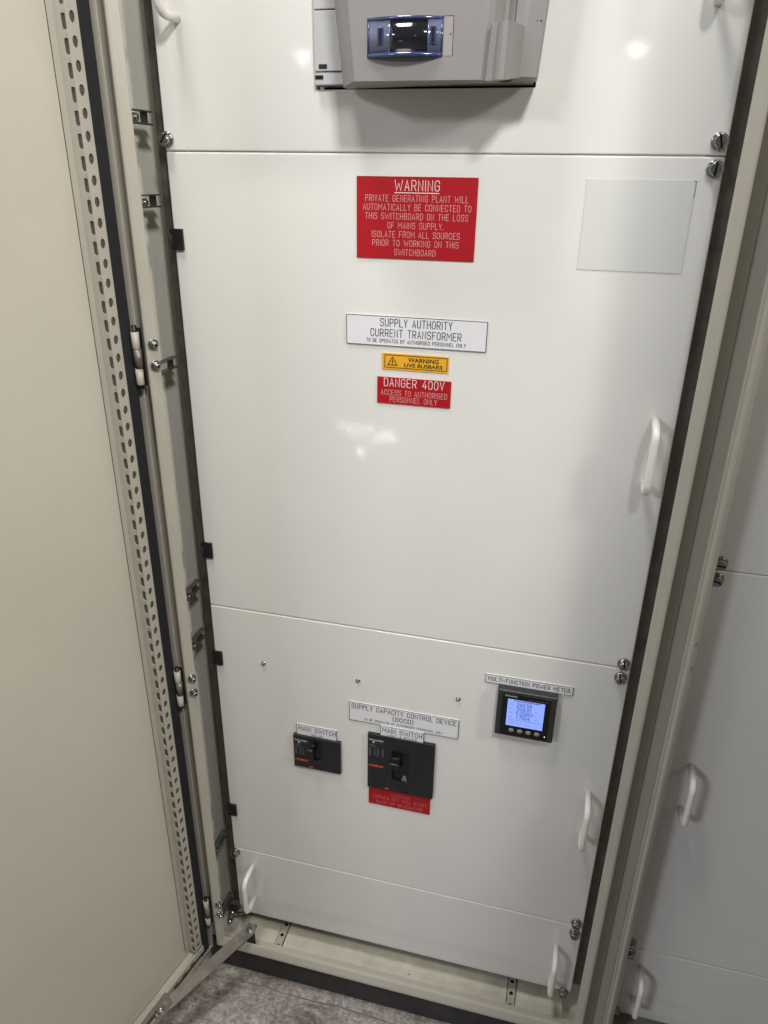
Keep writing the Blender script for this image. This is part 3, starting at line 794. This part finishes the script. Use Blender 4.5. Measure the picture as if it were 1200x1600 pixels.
    b = bm_new(); box(b, x0+.52*W, x0+.64*W, yf-.0004, yf+.0004, z0+.0026, z0+.0050); obj('notch', b, MVOID, t)
    if big:
        b = bm_new(); v = [b.verts.new(p) for p in ((sx1-.0005, -.0030, sz0+.0008), (sx1-.0115, -.0030, sz0+.0008), (sx1-.0075, -.0030, sz0+.0125), (sx1-.003, -.0030, sz0+.0125))]
        b.faces.new(v); b2 = bmesh.ops.extrude_face_region(b, geom=b.faces[:]); bmesh.ops.translate(b, verts=[e for e in b2['geom'] if isinstance(e, bmesh.types.BMVert)], vec=(0, .001, 0)); obj('off_flag', b, MPMG, t)
    return t
breaker('smaller black circuit breaker with its toggle up, beside the larger one', .1450, .2350, -1.0295, -.9555, (.1838, .1985, -1.0090, -.9645), (.1750, .1885, -.9770), False)
breaker('larger black circuit breaker with its toggle up, above the red plate', .2862, .4068, -1.0445, -.9210, (.3315, .3595, -1.0185, -.9505), (.3268, .3484, -.9715), True)

# ================================================================== panel power meter
pm = thing('power_meter', 'dark grey square power meter with a lit blue screen and four buttons', 'power meter', (.552, 0, -.864))
b = bm_new(); q = bmesh.new(); yf = -.0165
x0, x1, z0, z1 = .5045, .5995, -.8630, -.7713
prof = [(.004, .0, z1+.0005, z0-.0), (0, 0, 0, 0)]
f0 = [(x0, -.0003, z0), (x1, -.0003, z0), (x1, -.0003, z1), (x0, -.0003, z1)]
f1 = [(x0+.0003, -.0135, z0), (x1-.0003, -.0135, z0), (x1-.0003, -.0135, z1), (x0+.0003, -.0135, z1)]
f2 = [(x0+.0022, yf, z0+.0015), (x1-.0022, yf, z0+.0015), (x1-.0022, yf, z1-.0015), (x0+.0022, yf, z1-.0015)]
R_ = [[q.verts.new(p) for p in ff] for ff in (f0, f1, f2)]
for a, c in zip(R_, R_[1:]):
    for i in range(4): q.faces.new((a[i], a[(i+1) % 4], c[(i+1) % 4], c[i]))
q.faces.new(R_[0][::-1]); q.faces.new(R_[2])
bmesh.ops.recalc_face_normals(q, faces=q.faces[:])
bmesh.ops.bevel(q, geom=[e for e in q.edges if any(v.co.y < -.005 for v in e.verts)], offset=.0012, segments=2, profile=.5, affect='EDGES'); add(b, q)
obj('bezel', b, MPM, pm)
b = bm_new(); box(b, .5134, .5897, yf-.0006, yf+.0002, -.8585, -.7765, .0004, 1); obj('face', b, MPMB, pm)
b = bm_new(); box(b, .5222, .5808, yf-.0010, yf-.0007, -.8390, -.7862, .0002, 1); lcd = obj('screen', b, MLCD, pm)
yl = yf-.00112; b = bm_new()
box(b, .5315, .5735, yl-.0000, yl+.00008, -.7888, -.7874)
for txt, zz, xa, xb in (('240.59', -.7945, .5375, .5600), ('329.91', -.8030, .5375, .5600), ('0.23001', -.8115, .5375, .5632), ('1.7554', -.8200, .5375, .5590)):
    strokes(b, txt, xa, xb, zz, .0064, yl-.0001, .00085)
obj('reading', b, MLCT, lcd)
b = bm_new()
for zz in (-.7955, -.8035, -.8120, -.8205):
    for (xa, xb) in ((.5255, .5275), (.5280, .5310)): box(b, xa, xb, yl, yl+.00008, zz-.0007, zz+.0007)
for (xa, xb, zz) in ((.5660, .5700, -.8045), (.5660, .5700, -.8125), (.5655, .5735, -.8210), (.5250, .5790, -.8262), (.5275, .5360, -.8325), (.5400, .5470, -.8330), (.5520, .5610, -.8335), (.5700, .5730, -.8345)):
    box(b, xa, xb, yl, yl+.00008, zz-.0005, zz+.0005)
obj('units', b, MLCF, lcd)
b = bm_new(); fonttext(b, 'Schneider', .5172, .5372, -.7802, .0030, yf-.0008, .012); obj('lettering', b, MOWH, pm)
b = bm_new()
for (a, c) in ((.5545, .5580), (.5590, .5650), (.5660, .5720), (.5730, .5800), (.5808, .5850)): box(b, a, c, yf-.0008, yf-.00065, -.7832, -.7822)
obj('model_print', b, MOGR, pm)
for xx in (.5320, .5457, .5594, .5732):
    b = bm_new(); q = bmesh.new(); bmesh.ops.create_uvsphere(q, u_segments=20, v_segments=10, radius=1)
    for v in q.verts: v.co = Vector((xx+v.co.x*.0046, yf-.0006+v.co.y*.0018, -.8484+v.co.z*.0039))
    for f_ in q.faces: f_.smooth = True
    add(b, q); obj('button', b, MBTN, pm)
b = bm_new(); cyl(b, (.5858, yf-.0006, -.8508), (.5858, yf-.0012, -.8508), .0008, n=12); obj('led', b, MLED, pm)

# ================================================================== energy meter at the top
em = thing('energy_meter', 'grey plastic energy meter with a clear blue display window, in the top cover', 'electricity meter', (.35, 0, .0695))
ZT = .50
def tp(c, k=.10):    # widen with height about centre
    return lambda x: c+(x-c)*(1+k)
b = bm_new(); box(b, .2142, .4798, .030, .040, .071, .469); obj('back', b, MVOID, em)
b = bm_new(); box(b, .2158, .4735, -.0105, .020, .0880, .1500, .0010, 2); box(b, .2158, .4735, -.0105, .020, .1510, .468, .0010, 2)
obj('tray', b, MET, em)
b = bm_new(); box(b, .2160, .4770, -.0095, .020, .0738, .0870, .0008, 2); obj('tray_foot', b, MET, em)
b = bm_new(); box(b, .2160, .2265, -.0100, -.0090, .0795, .0840, .0004, 1); obj('foot_slot', b, MVOID, em)
b = bm_new(); box(b, .2212, .2318, -.0110, -.0100, .0905, .0955, .0003, 1); obj('clip_slot', b, MBR2, em)
# main body: lower and upper lengths of a moulded section, narrowing downwards
def body(bm, poly_lo, poly_hi, z0, z1):
    a = [bm.verts.new((x, y, z0+(.0050 if x > .4635 and z0 < .07 else 0))) for x, y in poly_lo]; c = [bm.verts.new((x, y, z1)) for x, y in poly_hi]
    n = len(a)
    for i in range(n): bm.faces.new((a[i], a[(i+1) % n], c[(i+1) % n], c[i]))
    bm.faces.new(a[::-1]); bm.faces.new(c)
zA, zM, zTp = .0690, .1205, .47
def lerp(za):   # outline shift with height
    k = (za-.069)/.075
    return k
def sec_low(z):
    k = (z-.069)/.075
    xl = .2576-.0090*k; xf = .2896-.0075*k; rr = .4865+.0055*k
    f = .4228+.0055*k
    rg = .4458+.0020*k
    return [(xl, -.012), (xl, -.028), (xf-.003, -.088), (xf, -.090), (f, -.0905), (f+.006, -.0885), (f+.014, -.0845), (f+.020, -.0850),
            (rg, -.0915), (rg+.003, -.0935), (rg+.008, -.0925), (rg+.0105, -.0885), (rg+.0215, -.0600), (rr-.002, -.0560), (rr, -.0540), (rr-.004, -.012)]
def sec_up(z):
    k = (z-.069)/.075
    xl = .2576-.0090*k; xf = .2896-.0075*k; rr = .4865+.0055*k
    f = .4228+.0055*k; rg = .4458+.0020*k
    return [(xl, -.012), (xl, -.028), (xf-.003, -.088), (xf, -.090), (f, -.0905), (f+.006, -.0885), (f+.012, -.0835), (f+.018, -.0740),
            (rg, -.0640), (rg+.005, -.0600), (rg+.010, -.0600), (rg+.012, -.0650), (rg+.020, -.0650), (rr-.002, -.0560), (rr, -.0540), (rr-.004, -.012)]
b = bm_new(); body(b, sec_up(zA), sec_up(zTp), zA, zTp)
bd = obj('housing', b, MEB, em)
def sec_rib(z):
    k = (z-.069)/.075; f = .4228+.0055*k; rg = .4458+.0020*k
    return [(f+.010, -.060), (f+.0105, -.0862), (f+.017, -.0858), (rg-.001, -.0935), (rg+.003, -.0965), (rg+.008, -.0960), (rg+.0105, -.0920), (rg+.0225, -.0625), (rg+.0225, -.055)]
b = bm_new(); body(b, sec_rib(zA-.0006), sec_rib(zM), zA-.0006, zM); obj('pocket', b, MEB, em)
b = bm_new()
for k in range(4):
    xr = .4705+.0042*k; box(b, xr, xr+.0028, -.0622+.0016*k-.0006, -.0600+.0016*k, .1250, .1262)
obj('vent_marks', b, MBR2, em)
# window recess, blue cover, display
b = bm_new(); box(b, .3879, .3975, -.0907, -.0903, .0914, .1270); obj('recess', b, mat('recess_grey', (.33, .305, .29, 1), .45), em)
b = bm_new(); box(b, .3972, .3976, -.0909, -.0902, .0912, .1272); box(b, .3790, .3976, -.0909, -.0902, .1270, .1274); obj('recess_edge', b, MBR2, em)
b = bm_new(); cyl(b, (.3950, -.0906, .1112), (.3950, -.0912, .1112), .0008, n=12); obj('recess_pin', b, MZ, em)
wx0, wx1, wz0, wz1 = .3040, .3868, .0905, .1272
def bow(x, d): # plan curve
    t = (x-(wx0+wx1)/2)/((wx1-wx0)/2); return -.0908-d*(1-t*t)
def arcslab(bm, xa, xb, za, zb, d, d0, n=14):
    xs_ = [xa+(xb-xa)*i/n for i in range(n+1)]
    front = [(x, bow(x, d)) for x in xs_]; back = [(x, d0) for x in reversed(xs_)]
    a = [bm.verts.new((x, y, za)) for x, y in front+back]; c = [bm.verts.new((x, y, zb)) for x, y in front+back]
    m_ = len(a)
    for i in range(m_):
        fc = bm.faces.new((a[i], a[(i+1) % m_], c[(i+1) % m_], c[i])); fc.smooth = i < n
    bm.faces.new(a[::-1]); bm.faces.new(c)
b = bm_new(); arcslab(b, wx0, wx1, wz1-.0030, wz1, .0100, -.0900); arcslab(b, wx0, wx1, wz0, wz0+.0040, .0105, -.0900)
arcslab(b, wx0, wx0+.0020, wz0+.0041, wz1-.0031, .0100, -.0900, 2); arcslab(b, wx1-.0020, wx1, wz0+.0041, wz1-.0031, .0100, -.0900, 2)
wc = obj('window_cover', b, MBLU, em)
b = bm_new(); arcslab(b, wx0+.0021, .3315, wz0+.0041, wz1-.0031, .0088, -.0900); obj('window_wing', b, MBLG, wc)
b = bm_new(); arcslab(b, .3712, wx1-.0021, wz0+.0041, wz1-.0031, .0088, -.0900); obj('window_wing', b, MBLG, wc)
b = bm_new(); arcslab(b, .3316, .3711, wz0+.0041, wz1-.0031, .0094, -.0900); obj('display', b, MDSP, wc)
for sx_ in (.3205, .3735+.0035):
    b = bm_new(); yb = bow(sx_, .0088)
    box(b, sx_-.0031, sx_+.0031, yb-.0022, yb+.002, .1015, .1180, .0006, 1); f_ = obj('slot_frame', b, MBLU, wc)
    b = bm_new(); box(b, sx_-.0013, sx_+.0015, yb-.0025, yb-.0020, .1030, .1165); obj('slot', b, MVOID, f_)
